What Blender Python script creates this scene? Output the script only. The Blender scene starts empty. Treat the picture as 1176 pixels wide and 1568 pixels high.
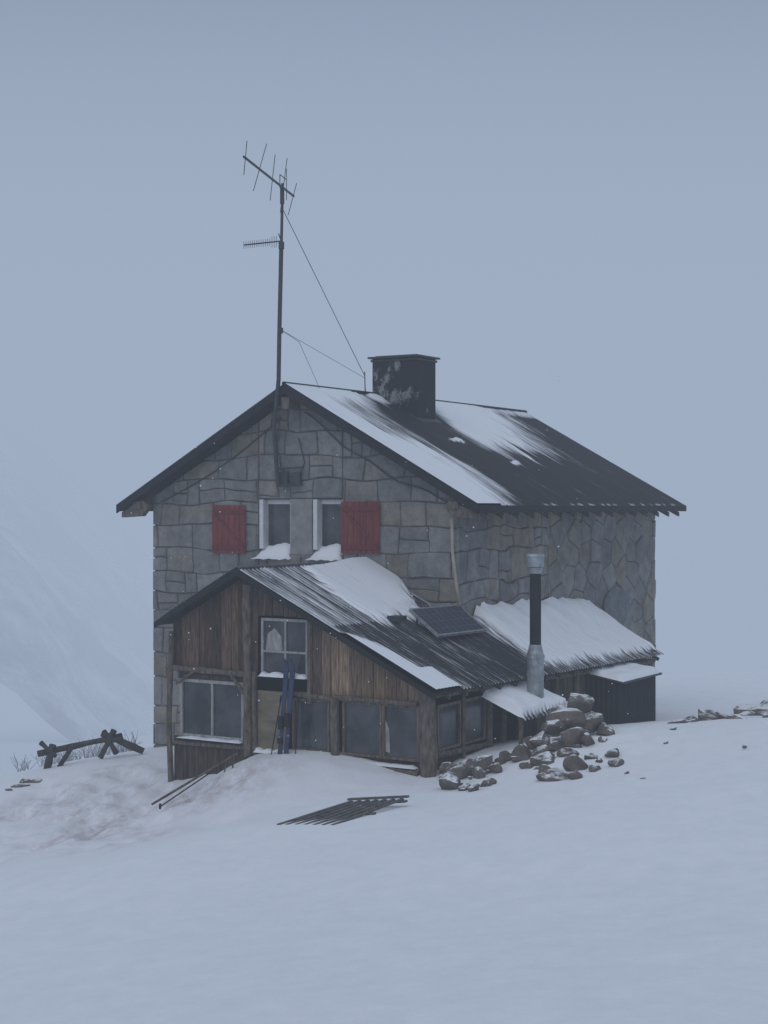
import bpy, math, random
import numpy as np
from mathutils import Vector, Matrix, noise
random.seed(7)
R=random.random
def U(a,b): return a+(b-a)*random.random()
sc=bpy.context.scene
try:
    sc.view_settings.view_transform='Standard'; sc.view_settings.look='None'; sc.view_settings.exposure=0
except Exception: pass
ORG=Vector((1.77,30.0,0.0)); ANG=math.atan2(-0.515,0.857)
def nz(x,y,z=0.0): return noise.noise(Vector((x,y,z)))
def fbm(x,y,z=0.0,o=4):
    s=0;k=1;t=0
    for i in range(o):
        s+=k*noise.noise(Vector((x,y,z))*(2**i)); t+=k; k*=.5
    return s/t
def sst(a,b,x):
    t=min(1,max(0,(x-a)/(b-a))); return t*t*(3-2*t)

# ---------------------------------------------------------------- materials
def newmat(n):
    m=bpy.data.materials.new(n); m.use_nodes=True
    nt=m.node_tree; return m,nt,nt.nodes['Principled BSDF']
def node(nt,t,**k):
    n=nt.nodes.new(t)
    for a,b in k.items(): setattr(n,a,b)
    return n
def texnoise(nt,scale,detail=5,vec=(1,1,1),rough=.6):
    tc=node(nt,'ShaderNodeTexCoord'); mp=node(nt,'ShaderNodeMapping'); mp.inputs['Scale'].default_value=vec
    nn=node(nt,'ShaderNodeTexNoise'); nn.inputs['Scale'].default_value=scale; nn.inputs['Detail'].default_value=detail; nn.inputs['Roughness'].default_value=rough
    nt.links.new(tc.outputs['Object'],mp.inputs[0]); nt.links.new(mp.outputs[0],nn.inputs['Vector']); return nn
def ramp(nt,src,stops):
    r=node(nt,'ShaderNodeValToRGB'); nt.links.new(src,r.inputs[0])
    el=r.color_ramp.elements
    while len(el)<len(stops): el.new(.5)
    for e,(p,c) in zip(el,stops):
        e.position=p; e.color=(c[0],c[1],c[2],1) if isinstance(c,tuple) else (c,c,c,1)
    return r
def mixc(nt,fac,a,b,mode='MIX'):
    m=node(nt,'ShaderNodeMix',data_type='RGBA',blend_type=mode)
    for i,x in ((0,fac),(6,a),(7,b)):
        if hasattr(x,'links'): nt.links.new(x,m.inputs[i])
        else: m.inputs[i].default_value=x if i==0 else (x[0],x[1],x[2],1)
    return m.outputs[2]
def bump(nt,b,src,strength,dist=.02):
    bp=node(nt,'ShaderNodeBump'); bp.inputs['Strength'].default_value=strength; bp.inputs['Distance'].default_value=dist
    nt.links.new(src,bp.inputs['Height']); nt.links.new(bp.outputs[0],b.inputs['Normal'])
def setp(b,rough=.8,spec=.3,metal=0):
    b.inputs['Roughness'].default_value=rough; b.inputs['Metallic'].default_value=metal
    b.inputs['Specular IOR Level'].default_value=spec

def simple(n,col,rough=.8,spec=.3,metal=0,var=.25,scale=6,vec=(1,1,1),bs=.3,attr=False,det=4):
    m,nt,b=newmat(n); setp(b,rough,spec,metal)
    nn=texnoise(nt,scale,det,vec)
    lo=tuple(c*(1-var) for c in col); hi=tuple(min(1,c*(1+var)) for c in col)
    r=ramp(nt,nn.outputs[0],[(.3,lo),(.7,hi)])
    out=r.outputs[0]
    if attr:
        at=node(nt,'ShaderNodeAttribute',attribute_name='Col')
        out=mixc(nt,1.0,out,at.outputs[0],'MULTIPLY')
    nt.links.new(out,b.inputs['Base Color'])
    if bs: bump(nt,b,nn.outputs[0],bs)
    return m

SNOW=(.80,.825,.86)
def mat_snow(name,ground):
    m,nt,b=newmat(name); setp(b,.7,.15)
    n4=texnoise(nt,3.2,6,(1,.55,1),.68)
    if ground:
        at=node(nt,'ShaderNodeAttribute',attribute_name='dirt')
        r=ramp(nt,n4.outputs[0],[(.3,(.76,.785,.825)),(.7,(.83,.85,.88))])
        r3=ramp(nt,n4.outputs[0],[(.40,0.),(.62,1.)])
        mu=node(nt,'ShaderNodeMath',operation='MULTIPLY'); nt.links.new(at.outputs['Fac'],mu.inputs[0]); nt.links.new(r3.outputs[0],mu.inputs[1])
        nt.links.new(mixc(nt,mu.outputs[0],r.outputs[0],(.50,.45,.45)),b.inputs['Base Color'])
    else: b.inputs['Base Color'].default_value=(*SNOW,1)
    bump(nt,b,n4.outputs[0],.45,.05)
    return m
M_GSNOW=mat_snow('ground_snow',True); M_SNOW=mat_snow('snow',False)

def mat_roof(name,base,vec):
    m,nt,b=newmat(name); 
    at=node(nt,'ShaderNodeAttribute',attribute_name='snow')
    nn=texnoise(nt,1.0,6,vec,.72)
    s=node(nt,'ShaderNodeMath',operation='MULTIPLY_ADD'); nt.links.new(nn.outputs[0],s.inputs[0]); s.inputs[1].default_value=1.5; s.inputs[2].default_value=-.76
    a=node(nt,'ShaderNodeMath',operation='ADD'); nt.links.new(s.outputs[0],a.inputs[0]); nt.links.new(at.outputs['Fac'],a.inputs[1])
    f=ramp(nt,a.outputs[0],[(.18,0.),(.85,1.)])
    dk=ramp(nt,nn.outputs[0],[(.35,tuple(c*.7 for c in base)),(.75,tuple(c*1.7 for c in base))])
    nt.links.new(mixc(nt,f.outputs[0],dk.outputs[0],SNOW),b.inputs['Base Color'])
    b.inputs['Roughness'].default_value=.7
    b.inputs['Specular IOR Level'].default_value=.2
    return m
M_MROOF=mat_roof('slate_dark_roofing',(.015,.016,.017),(.8,7,.8))
M_AROOF=mat_roof('corrugated_roofing',(.028,.030,.033),(1.0,9,1.0))
M_BLACK=simple('tarred_black',(.016,.017,.018),.7,.2,var=.4,scale=5)
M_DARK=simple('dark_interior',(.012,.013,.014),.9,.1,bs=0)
def mat_stone():
    m,nt,b=newmat('granite_blocks'); setp(b,.92,.15)
    at=node(nt,'ShaderNodeAttribute',attribute_name='Col')
    n1=texnoise(nt,3,8,rough=.75); n3=texnoise(nt,.9,3)
    r1=ramp(nt,n1.outputs[0],[(.30,.60),(.7,1.30)])
    c=mixc(nt,1.,at.outputs[0],r1.outputs[0],'MULTIPLY')
    r3=ramp(nt,n3.outputs[0],[(.3,.82),(.7,1.18)]); c=mixc(nt,1.,c,r3.outputs[0],'MULTIPLY')
    nt.links.new(c,b.inputs['Base Color'])
    bump(nt,b,n1.outputs[0],.9,.06); return m
M_STONE=mat_stone()
M_MORTAR=simple('mortar',(.10,.10,.10),.95,.1,var=.5,scale=4)
M_CONC=simple('concrete',(.23,.23,.225),.9,.2,var=.2,scale=5)
M_WOOD=simple('weathered_planks',(.135,.103,.077),.85,.2,var=.7,scale=3,vec=(9,9,.9),bs=.7,attr=True,det=6)
M_LOG=simple('bark_logs',(.125,.106,.086),.9,.15,var=.6,scale=5,vec=(3,3,1),bs=.9,det=6)
M_GREYW=simple('grey_window_wood',(.30,.30,.29),.8,.2,var=.35,scale=5,vec=(3,3,1))
M_WHITE=simple('white_window_paint',(.60,.61,.61),.6,.3,var=.12,scale=5)
M_RED=simple('red_shutter_paint',(.195,.040,.038),.8,.2,var=.3,scale=4,vec=(4,4,.6),attr=True)
M_PLY=simple('plywood_panel',(.19,.16,.115),.85,.2,var=.3,scale=2.2,vec=(1,1,2.5))
M_GALV=simple('galvanised_steel',(.32,.35,.37),.5,.4,.5,var=.3,scale=7)
M_METALD=simple('dark_metal',(.05,.053,.058),.6,.4,.3,var=.3,scale=8,bs=0)
M_PIPE=simple('beige_pipe',(.38,.35,.28),.7,.3,var=.2,bs=0)
def mat_glass():
    m,nt,b=newmat('window_glass'); setp(b,.12,.5)
    n=texnoise(nt,1.6,3); r=ramp(nt,n.outputs[0],[(.35,(.018,.022,.026)),(.7,(.08,.09,.10))]); nt.links.new(r.outputs[0],b.inputs['Base Color']); return m
M_GLASS=mat_glass()
def mat_chim():
    m,nt,b=newmat('peeling_black_render'); setp(b,.85,.2)
    n=texnoise(nt,3.2,7,(1,1,.7),.75); n0=texnoise(nt,1.1,2)
    mu=node(nt,'ShaderNodeMath',operation='MULTIPLY'); nt.links.new(n.outputs[0],mu.inputs[0]); nt.links.new(n0.outputs[0],mu.inputs[1])
    r=ramp(nt,mu.outputs[0],[(.285,(.018,.020,.022)),(.33,(.22,.24,.25))]); nt.links.new(r.outputs[0],b.inputs['Base Color']); return m
M_CHIM=mat_chim()
def mat_rock():
    m,nt,b=newmat('rock_with_snow'); setp(b,.9,.15)
    n=texnoise(nt,2.6,7,rough=.7); r=ramp(nt,n.outputs[0],[(.3,(.075,.064,.057)),(.55,(.16,.142,.125)),(.75,(.26,.235,.205))])
    g=node(nt,'ShaderNodeNewGeometry'); sp=node(nt,'ShaderNodeSeparateXYZ'); nt.links.new(g.outputs['Normal'],sp.inputs[0])
    ma=node(nt,'ShaderNodeMath',operation='MULTIPLY_ADD'); nt.links.new(n.outputs[0],ma.inputs[0]); ma.inputs[1].default_value=.9; nt.links.new(sp.outputs[2],ma.inputs[2])
    mr=node(nt,'ShaderNodeMapRange'); nt.links.new(ma.outputs[0],mr.inputs[0]); mr.inputs[1].default_value=1.27; mr.inputs[2].default_value=1.42
    nt.links.new(mixc(nt,mr.outputs[0],r.outputs[0],SNOW),b.inputs['Base Color']); bump(nt,b,n.outputs[0],.9,.06); return m
M_ROCK=mat_rock()

# ---------------------------------------------------------------- mesh builder
class MB:
    def __init__(s): s.v=[];s.f=[];s.c=[]
    def add(s,vs,fs,col=(1,1,1)):
        o=len(s.v); s.v+= [tuple(p) for p in vs]
        for f in fs: s.f.append([i+o for i in f]); s.c.append(col)
    def box(s,a0,a1,b0,b1,z0,z1,col=(1,1,1)):   # hut coordinates
        vs=[(-a,b,z) for z in (z0,z1) for b in (b0,b1) for a in (a0,a1)]
        s.add(vs,[(0,1,3,2),(4,6,7,5),(0,4,5,1),(2,3,7,6),(0,2,6,4),(1,5,7,3)],col)
    def prism(s,poly,b0,b1,col=(1,1,1)):
        n=len(poly); vs=[(-p[0],b0,p[1]) for p in poly]+[(-p[0],b1,p[1]) for p in poly]
        s.add(vs,[tuple(range(n)),tuple(range(2*n-1,n-1,-1))]+[(i,i+n,(i+1)%n+n,(i+1)%n) for i in range(n)],col)
    def prismb(s,poly,a0,a1,col=(1,1,1)):
        n=len(poly); vs=[(-a0,p[0],p[1]) for p in poly]+[(-a1,p[0],p[1]) for p in poly]
        s.add(vs,[tuple(range(n)),tuple(range(2*n-1,n-1,-1))]+[(i,i+n,(i+1)%n+n,(i+1)%n) for i in range(n)],col)
    def tube(s,pts,r,n=8,jit=0,world=False,col=(1,1,1),taper=1.0):
        P=[Vector(p) if world else Vector((-p[0],p[1],p[2])) for p in pts]
        if jit and len(P)==2:
            k=max(3,int((P[1]-P[0]).length/.25)); P=[P[0].lerp(P[1],i/k) for i in range(k+1)]
        vs=[];m=len(P)
        for i,p in enumerate(P):
            d=(P[min(i+1,m-1)]-P[max(i-1,0)]).normalized()
            up=Vector((0,0,1)) if abs(d.z)<.9 else Vector((1,0,0))
            x=d.cross(up).normalized(); y=d.cross(x)
            rr=r*(1+(taper-1)*i/max(1,m-1))*(1+jit*U(-1,1)); off=Vector((U(-1,1),U(-1,1),U(-1,1)))*r*jit*.5
            for j in range(n):
                t=2*math.pi*j/n; q=rr*(1+jit*.6*U(-1,1)); vs.append(p+off+x*math.cos(t)*q+y*math.sin(t)*q)
        fs=[(i*n+j,i*n+(j+1)%n,(i+1)*n+(j+1)%n,(i+1)*n+j) for i in range(m-1) for j in range(n)]
        fs+=[tuple(range(n-1,-1,-1)),tuple((m-1)*n+j for j in range(n))]
        s.add(vs,fs,col)
    def obj(s,name,mat,parent=None,world=False,smooth=False,bevel=0,fixn=True):
        me=bpy.data.meshes.new(name); me.from_pydata(s.v,[],s.f)
        ca=me.color_attributes.new('Col','FLOAT_COLOR','CORNER')
        arr=[]
        for f,c in zip(s.f,s.c): arr+= [c[0],c[1],c[2],1.0]*len(f)
        ca.data.foreach_set('color',arr)
        me.materials.append(mat)
        if fixn:
            import bmesh
            bm=bmesh.new(); bm.from_mesh(me); bmesh.ops.recalc_face_normals(bm,faces=bm.faces); bm.to_mesh(me); bm.free()
        if smooth: me.polygons.foreach_set('use_smooth',[True]*len(me.polygons))
        o=bpy.data.objects.new(name,me); sc.collection.objects.link(o)
        if bevel:
            bv=o.modifiers.new('bevel','BEVEL'); bv.width=bevel; bv.segments=2; bv.limit_method='ANGLE'
        if parent: o.parent=parent
        elif not world: o.location=ORG; o.rotation_euler=(0,0,ANG)
        return o
def empty(name,world=False):
    e=bpy.data.objects.new(name,None); sc.collection.objects.link(e); e.empty_display_size=.5
    if not world: e.location=ORG; e.rotation_euler=(0,0,ANG)
    return e

# ---------------------------------------------------------------- terrain
CP=[(0,-2,-1.45),(4,-2,-1.0),(-4,-2,-1.6),(0,9,-2.97),(0,15,-3.88),(0,21.5,-4.36),(-1.5,21.8,-4.42),(.3,23,-4.42),(0,26.2,-4.62),
(3.84,18,-3.56),(2.35,11,-3.09),(-2.85,14,-3.98),(-4.4,22,-5.0),(-6.1,25,-5.5),(-3,25,-5.05),(-3.9,27.5,-5.25),(-5.1,30,-5.33),
(-7.84,32,-5.62),(-6.3,33,-5.42),(-5.07,34.5,-5.32),(-10,20,-5.6),(-12,36,-7.2),(-15,30,-7.6),(-9,38,-6.6),(-8,46,-8.5),(0,45,-6.2),(0,60,-9),
(-2.07,27.8,-4.38),(-.96,27.1,-4.36),(0,26.7,-4.50),(.75,26.2,-4.64),(-4.0,29.2,-5.17),(-3.15,28.5,-4.98),(-2.62,28.1,-4.5),
(1.2,25.5,-4.5),(3.3,27.2,-4.0),(3.3,25.0,-4.2),(4.1,28,-4.0),(4.8,31.8,-4.42),(5.7,27,-3.9),(6.6,30,-4.1),(6.4,26,-3.7),(1.6,28,-4.4),(2.6,30,-4.5),
(6.9,39.7,-5.2),(10,35,-4.75),(9,45,-5.4),(12.8,60,-6.4),(5,60,-7.0),(25,40,-4.5),(22,62,-6.2),(10,15,-2.6),(12,25,-3.0),(-12,8,-4.6),(14,5,-1.0),(0,36,-5.0)]
cp=np.array(CP,float)
def tps(r2): 
    r2=np.maximum(r2,1e-9); return r2*np.log(r2)*.5
def fit():
    n=len(cp); d2=((cp[:,None,:2]-cp[None,:,:2])**2).sum(-1)
    K=tps(d2)+np.eye(n)*0.4
    Pm=np.c_[np.ones(n),cp[:,:2]]
    A=np.zeros((n+3,n+3)); A[:n,:n]=K;A[:n,n:]=Pm;A[n:,:n]=Pm.T
    return np.linalg.solve(A,np.r_[cp[:,2],0,0,0])
Wt=fit()
def height_arr(X,Y):
    out=np.empty(len(X))
    for s in range(0,len(X),20000):
        x=X[s:s+20000];y=Y[s:s+20000]
        d2=(x[:,None]-cp[None,:,0])**2+(y[:,None]-cp[None,:,1])**2
        out[s:s+20000]=tps(d2)@Wt[:-3]+Wt[-3]+Wt[-2]*x+Wt[-1]*y
    r=np.sqrt(X**2+(Y-28)**2)
    t=np.clip((r-34)/40,0,1); t=t*t*(3-2*t)
    far=-8-np.clip((Y-40)*.12,-25,22)+0*X
    return out*(1-t)+far*t
def H(x,y): return float(height_arr(np.array([float(x)]),np.array([float(y)]))[0])
def axis(lo,hi,st,far):
    xs=list(np.arange(lo,hi+1e-6,st)); d=st
    L=[lo];
    while L[-1]>-far: d*=1.22; L.append(L[-1]-d)
    d=st;Rr=[xs[-1]]
    while Rr[-1]<far: d*=1.22; Rr.append(Rr[-1]+d)
    return np.array(L[:0:-1]+xs+Rr[1:])
xs=axis(-10,10,.12,900); ys=axis(6,40,.12,900)
GX,GY=np.meshgrid(xs,ys); X=GX.ravel();Y=GY.ravel()
Z=height_arr(X,Y)
dirt=np.zeros(len(X))
foot=[(U(-7,-2.4),U(23.5,31.5),U(.10,.2),U(.05,.12)) for _ in range(150)]
cells={}
for fx,fy,fr,fd in foot:
    for i in (-1,0,1):
        for j in (-1,0,1): cells.setdefault((int(fx//.5)+i,int(fy//.5)+j),[]).append((fx,fy,fr,fd))
for i in range(len(X)):
    x=X[i];y=Y[i]
    if abs(x)>60 or y<-20 or y>110: continue
    n=.10*fbm(x*.22,y*.22,3.1,3)+.022*fbm(x*1.1,y*.6,1.7,3)
    dx=(x+4.6)/2.8; dy=(y-28.0)/4.8; t=math.exp(-(dx*dx+dy*dy)**1.5)
    dx=(x+1.2)/2.6; dy=(y-26.2)/1.4; t2=math.exp(-(dx*dx+dy*dy)**1.5)*.5
    dx=(x-3.0)/2.6; dy=(y-26.8)/1.8; t3=math.exp(-(dx*dx+dy*dy)**1.5)*.8
    q=max(t,t2,t3)
    if q>.02:
        n+=q*(.13*fbm(x*2.2,y*1.8,5.,4))
    if x<0:
        for fx,fy,fr,fd in cells.get((int(x//.5),int(y//.5)),()):
            n-=fd*math.exp(-(((x-fx)/fr)**2+((y-fy)/(fr*1.6))**2))
    Z[i]+=n
    dirt[i]=min(1,t*.8*(.4+max(0,1.6*nz(x*.7,y*.5,8)+.4)))
nx=len(xs);ny=len(ys)
I=np.arange(nx*ny).reshape(ny,nx)
F=np.stack([I[:-1,:-1],I[:-1,1:],I[1:,1:],I[1:,:-1]],-1).reshape(-1,4)
me=bpy.data.meshes.new('snow_ground'); me.from_pydata(np.c_[X,Y,Z].tolist(),[],F.tolist())
at=me.attributes.new('dirt','FLOAT','POINT'); at.data.foreach_set('value',dirt.astype(np.float32))
me.polygons.foreach_set('use_smooth',[True]*len(me.polygons)); me.materials.append(M_GSNOW)
g=bpy.data.objects.new('snow_ground',me); sc.collection.objects.link(g)

# ---------------------------------------------------------------- stone walls
def clip(poly,nx_,nz_,d):
    out=[]
    for i in range(len(poly)):
        p=poly[i];q=poly[(i+1)%len(poly)]
        dp=nx_*p[0]+nz_*p[1]-d; dq=nx_*q[0]+nz_*q[1]-d
        if dp<=0: out.append(p)
        if dp*dq<0:
            t=dp/(dp-dq); out.append((p[0]+(q[0]-p[0])*t,p[1]+(q[1]-p[1])*t))
    return out
def area(p): return abs(sum(p[i][0]*p[(i+1)%len(p)][1]-p[(i+1)%len(p)][0]*p[i][1] for i in range(len(p))))/2
def minus_rect(poly,x0,x1,z0,z1):
    res=[]
    for q in (clip(poly,1,0,x0),clip(poly,-1,0,-x1)):
        if len(q)>2: res.append(q)
    mid=clip(clip(poly,-1,0,-x0),1,0,x1)
    if len(mid)>2:
        for q in (clip(mid,0,1,z0),clip(mid,0,-1,-z1)):
            if len(q)>2: res.append(q)
    return res
def stone(mb,poly,mp,col):
    if area(poly)<.006: return
    cx=sum(p[0] for p in poly)/len(poly); cz=sum(p[1] for p in poly)/len(poly)
    w=max(p[0] for p in poly)-min(p[0] for p in poly); h=max(p[1] for p in poly)-min(p[1] for p in poly)
    def ins(g): return [(cx+(p[0]-cx)*max(.2,1-2*g/max(w,.05)),cz+(p[1]-cz)*max(.2,1-2*g/max(h,.05))) for p in poly]
    g0=U(.008,.016)
    d=U(.015,.05); rings=[(ins(g0),0.0),(ins(g0+.002),d*.6),(ins(g0+.022),d)]
    vs=[];n=len(poly)
    tx,tz=U(-.02,.02),U(-.02,.02)
    for rg,dd in rings:
        for p in rg: vs.append(mp(p[0],p[1],dd+((p[0]-cx)*tx+(p[1]-cz)*tz if dd>=d else 0)))
    fs=[]
    for k in range(2):
        for i in range(n): fs.append((k*n+i,k*n+(i+1)%n,(k+1)*n+(i+1)%n,(k+1)*n+i))
    fs.append(tuple(2*n+i for i in range(n)))
    mb.add(vs,fs,col)
def stonecol(warm=0):
    g=U(.175,.245); 
    c=(g*1.0,g*1.0,g*.985)
    if R()<.2+warm: k=U(.3,1)*(1+.6*warm); c=(g*(1+.14*k),g*(1+.03*k),g*(1-.15*k))
    return c
hut=empty('stone_mountain_hut')
core=MB()
prof=[(.66,-6.2),(.66,.22),(4.44,2.34),(8.22,.22),(8.22,-6.2)]
HA0,HA1,HZ0,HZ1=3.30,5.40,-1.0,.15
core.prism([(.66,-6.2),(.66,.22),(HA0,1.70),(HA0,-6.2)],.43,.9)
core.prism([(HA1,-6.2),(HA1,1.80),(8.22,.22),(8.22,-6.2)],.43,.9)
core.prism([(HA0,HZ1),(HA0,1.70),(4.44,2.34),(HA1,1.80),(HA1,HZ1)],.43,.9)
core.box(HA0,HA1,.43,.9,-6.2,HZ0)
core.box(.66,8.22,.9,10.93,-6.2,.2)
core.prism(prof,10.5,10.93)
core.obj('wall_core',M_MORTAR,hut)
st=MB()
def warp(a,z,s=0):
    return (a+.07*nz(a*1.1,z*1.1,s+5)+.03*nz(a*4,z*4,s+9), z+.10*nz(a*.9,z*1.3,s+15)+.035*nz(a*4,z*4,s+19))
def seg(a0,a1,z0,z1):
    pts=[]
    for (x0,y0),(x1,y1) in (((a0,z0),(a1,z0)),((a1,z0),(a1,z1)),((a1,z1),(a0,z1)),((a0,z1),(a0,z0))):
        k=3
        for i in range(k): pts.append((x0+(x1-x0)*i/k,y0+(y1-y0)*i/k))
    return pts
def courses(x_lo,x_hi,zlo,zhi,hr,wr,clips,mp,holes=None,warmf=None,ws=0,wk=1.0):
    z=zlo
    while z<zhi:
        h=U(*hr); a=x_lo-.3+U(-.4,0)
        while a<x_hi+.3:
            w=U(*wr)
            blocks=[(a,a+w,z,z+h)]
            if R()<.12: m=z+h*U(.4,.6); blocks=[(a,a+w,z,m),(a,a+w,m,z+h)]
            elif R()<.08: m=a+w*U(.35,.6); zz=z+h*U(.4,.6); blocks=[(a,m,z,z+h),(m,a+w,z,zz),(m,a+w,zz,z+h)]
            for bl in blocks:
                p=[]
                for q in seg(*bl):
                    wq=warp(q[0],q[1],ws); p.append((q[0]+(wq[0]-q[0])*wk,q[1]+(wq[1]-q[1])*wk))
                for c_ in clips:
                    if len(p)>2: p=clip(p,*c_)
                if len(p)<3: continue
                for q in (minus_rect(p,*holes) if holes else [p]):
                    stone(st,q,mp,stonecol(warmf(bl[0],bl[2]) if warmf else 0))
            a+=w
        z+=h
courses(.6,8.27,-5.7,2.6,(.40,.60),(.45,.98),[(-1,0,-.60),(1,0,8.27),(-.5556,1,-.13),(.5556,1,.5556*8.88-.13)],lambda x,y,d:(-x,.43-d,y),(HA0,HA1,HZ0,HZ1),None,0,1.1)
wf=lambda b,z:.6 if (1.5<b<6.2 and z>-1.7) else .15
SPLIT=4.6
courses(.40,SPLIT,-5.7,.3,(.42,.62),(.50,1.05),[(-1,0,-.40),(1,0,SPLIT),(0,1,.14)],lambda x,y,d:(-.66+d,x,y),None,wf,40,2.0)
seeds=[]
zz=-5.6;row=0
while zz<.5:
    b=SPLIT-1.0+(row%2)*.34
    while b<11.5:
        seeds.append((b+U(-.18,.18),zz+U(-.10,.10))); b+=U(.6,.9)
    zz+=.5;row+=1
for i,s in enumerate(seeds):
    p=[(s[0]-1.1,s[1]-.9),(s[0]+1.1,s[1]-.9),(s[0]+1.1,s[1]+.9),(s[0]-1.1,s[1]+.9)]
    for j,t in enumerate(seeds):
        if i==j: continue
        dx=t[0]-s[0];dz=t[1]-s[1]
        if dx*dx+dz*dz>3.6: continue
        p=clip(p,dx,dz,(t[0]**2-s[0]**2+t[1]**2-s[1]**2)/2)
        if len(p)<3: break
    if len(p)<3: continue
    for c_ in ((-1,0,-SPLIT),(1,0,10.98),(0,1,.14)):
        if len(p)>2: p=clip(p,*c_)
    if len(p)<3: continue
    stone(st,p,lambda x,y,d:(-.66+d,x,y),stonecol(wf(*s)))
st.obj('wall_stones',M_STONE,hut,fixn=True)
pp=MB()
el=[(8.35+.75*math.cos(t)*(1+.1*math.sin(3*t)),-2.45+.52*math.sin(t)) for t in np.linspace(0,2*math.pi,20)[:-1]]
pp.prismb(el,.60,.585); pp.obj('plaster_patch',simple('grey_plaster',(.15,.16,.17),.9,.1),hut)

# upper windows
w=MB(); gl=MB(); cn=MB(); sn=MB()
cn.box(4.04,4.58,.385,.62,-1.0,.15); cn.box(3.30,5.40,.405,.63,-1.06,-.995)
cn.obj('window_pier',M_CONC,hut,bevel=.01)
def frame(mb,a0,a1,z0,z1,b,t=.07,d=.06,mull=(),bars=()):
    mb.box(a0,a0+t,b,b+d,z0,z1); mb.box(a1-t,a1,b,b+d,z0,z1)
    mb.box(a0+t,a1-t,b,b+d,z0,z0+t); mb.box(a0+t,a1-t,b,b+d,z1-t,z1)
    for m in mull: mb.box(m-t*.4,m+t*.4,b+.003,b+d-.003,z0+t,z1-t)
    for m in bars: mb.box(a0+t,a1-t,b+.006,b+d-.006,m-t*.4,m+t*.4)
for a0,a1 in ((4.60,5.38),(3.32,4.02)):
    frame(w,a0,a1,-.97,.14,.55,.10,.08)
    w.box(a1-.10-.001,a1-.0,.40,.55,-.90,.14)
    gl.box(a0+.09,a1-.09,.60,.61,-.9,.06)
w.obj('window_frames',M_WHITE,hut,bevel=.008); gl.obj('window_glass',M_GLASS,hut)
def lump(mb,a0,a1,b0,b1,z0,hf,n=14,m=6):
    vs=[];
    for i in range(n+1):
        for j in range(m+1):
            a=a0+(a1-a0)*i/n; b=b0+(b1-b0)*j/m
            vs.append((-a,b,z0+hf(i/n,j/m)))
    fs=[(i*(m+1)+j,i*(m+1)+j+1,(i+1)*(m+1)+j+1,(i+1)*(m+1)+j) for i in range(n) for j in range(m)]
    mb.add(vs,fs)
for a0,a1 in ((4.55,5.50),(3.30,4.12)):
    lump(sn,a0,a1,.24,.60,-1.09,lambda u_,v_:(.32*sst(0,1,v_)*(1-.5*abs(u_-.3))+.02)*sst(0,.12,u_)*sst(0,.12,1-u_)*sst(-.05,.3,v_)-.02+.03*nz(u_*7,v_*4))
sn.obj('sill_snow',M_SNOW,hut,smooth=True)
sh=MB()
for a0,a1,z0,z1 in ((5.70,6.58,-1.0,.02),(2.37,3.30,-.96,.09)):
    n=6
    for i in range(n):
        x0=a0+(a1-a0)*i/n; x1=a0+(a1-a0)*(i+1)/n; k=U(.8,1.1)
        sh.box(x0+.004,x1-.004,.335,.36,z0,z1,(k,k,k))
    for (q0,q1) in ((z0+.08,z0+.17),(z1-.19,z1-.10)): sh.box(a0+.03,a1-.03,.312,.334,q0,q1,(.7,.7,.7))
    sh.prism([(a0+.05,z0+.19),(a0+.13,z0+.19),(a1-.05,z1-.21),(a1-.13,z1-.21)],.314,.333,(.75,.75,.75))
sh.obj('red_shutters',M_RED,hut,bevel=.004)

# main roof
slab=MB()
k=.5556
slab.prism([(-.02,-.12),(-.02,.0),(4.44,2.475),(8.90,.0),(8.90,-.12),(4.44,2.34)],.0,11.3)
slab.prism([(-.05,-.16),(-.05,.03),(4.44,2.53),(4.44,2.32)],-.05,-.003)
slab.prism([(8.93,-.16),(8.93,.03),(4.44,2.528),(4.44,2.32)],-.05,-.003)
slab.box(-.075,-.022,.0,11.3,-.13,.015)
slab.obj('roof_deck_and_fascia',M_BLACK,hut,bevel=.01)
rf=MB()
for i in range(16):
    b=.45+i*.70
    rf.prism([(.02,-.16),(.02,-.26),(.7,.10),(.7,.22)],b,b+.09)
for a in (.5,8.38): rf.box(a-.08,a+.12,.02,.42,-.05,.10)
rf.prism([(8.86,-.14),(8.86,-.25),(8.3,-.22),(8.1,.0),(8.3,.14)],.06,.2)
rf.prism([(.02,-.14),(.02,-.24),(.58,-.2),(.75,.0),(.6,.12)],.06,.2)
rf.box(4.34,4.54,.0,.42,2.0,2.25)
rf.obj('rafter_ends',M_LOG,hut)

def roofgrid(name,mat,A,B,zf,maskf,hf,parent,corr=.0,per=.12,valid=None):
    na=len(A);nb=len(B); vs=[];ms=[]
    for a in A:
        for b in B:
            m=maskf(a,b); 
            vs.append((-a,b,zf(a,b)+corr*math.sin(2*math.pi*b/per)*(1-.85*sst(.5,1.,m))+hf(a,b,m)))
            # loose snow lies in the troughs, wind clears the crests
            ms.append(m-(.22*math.sin(2*math.pi*b/per) if (corr>.01 and m<.75) else 0))
    fs=[]
    for i in range(na-1):
        for j in range(nb-1):
            if valid and not valid((A[i]+A[i+1])/2,(B[j]+B[j+1])/2): continue
            fs.append((i*nb+j,i*nb+j+1,(i+1)*nb+j+1,(i+1)*nb+j))
    me=bpy.data.meshes.new(name); me.from_pydata(vs,[],fs)
    at=me.attributes.new('snow','FLOAT','POINT'); at.data.foreach_set('value',ms)
    me.polygons.foreach_set('use_smooth',[True]*len(me.polygons)); me.materials.append(mat)
    if len(me.polygons) and me.polygons[0].normal.z<0: me.flip_normals()
    o=bpy.data.objects.new(name,me); sc.collection.objects.link(o); o.parent=parent; return o
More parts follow.
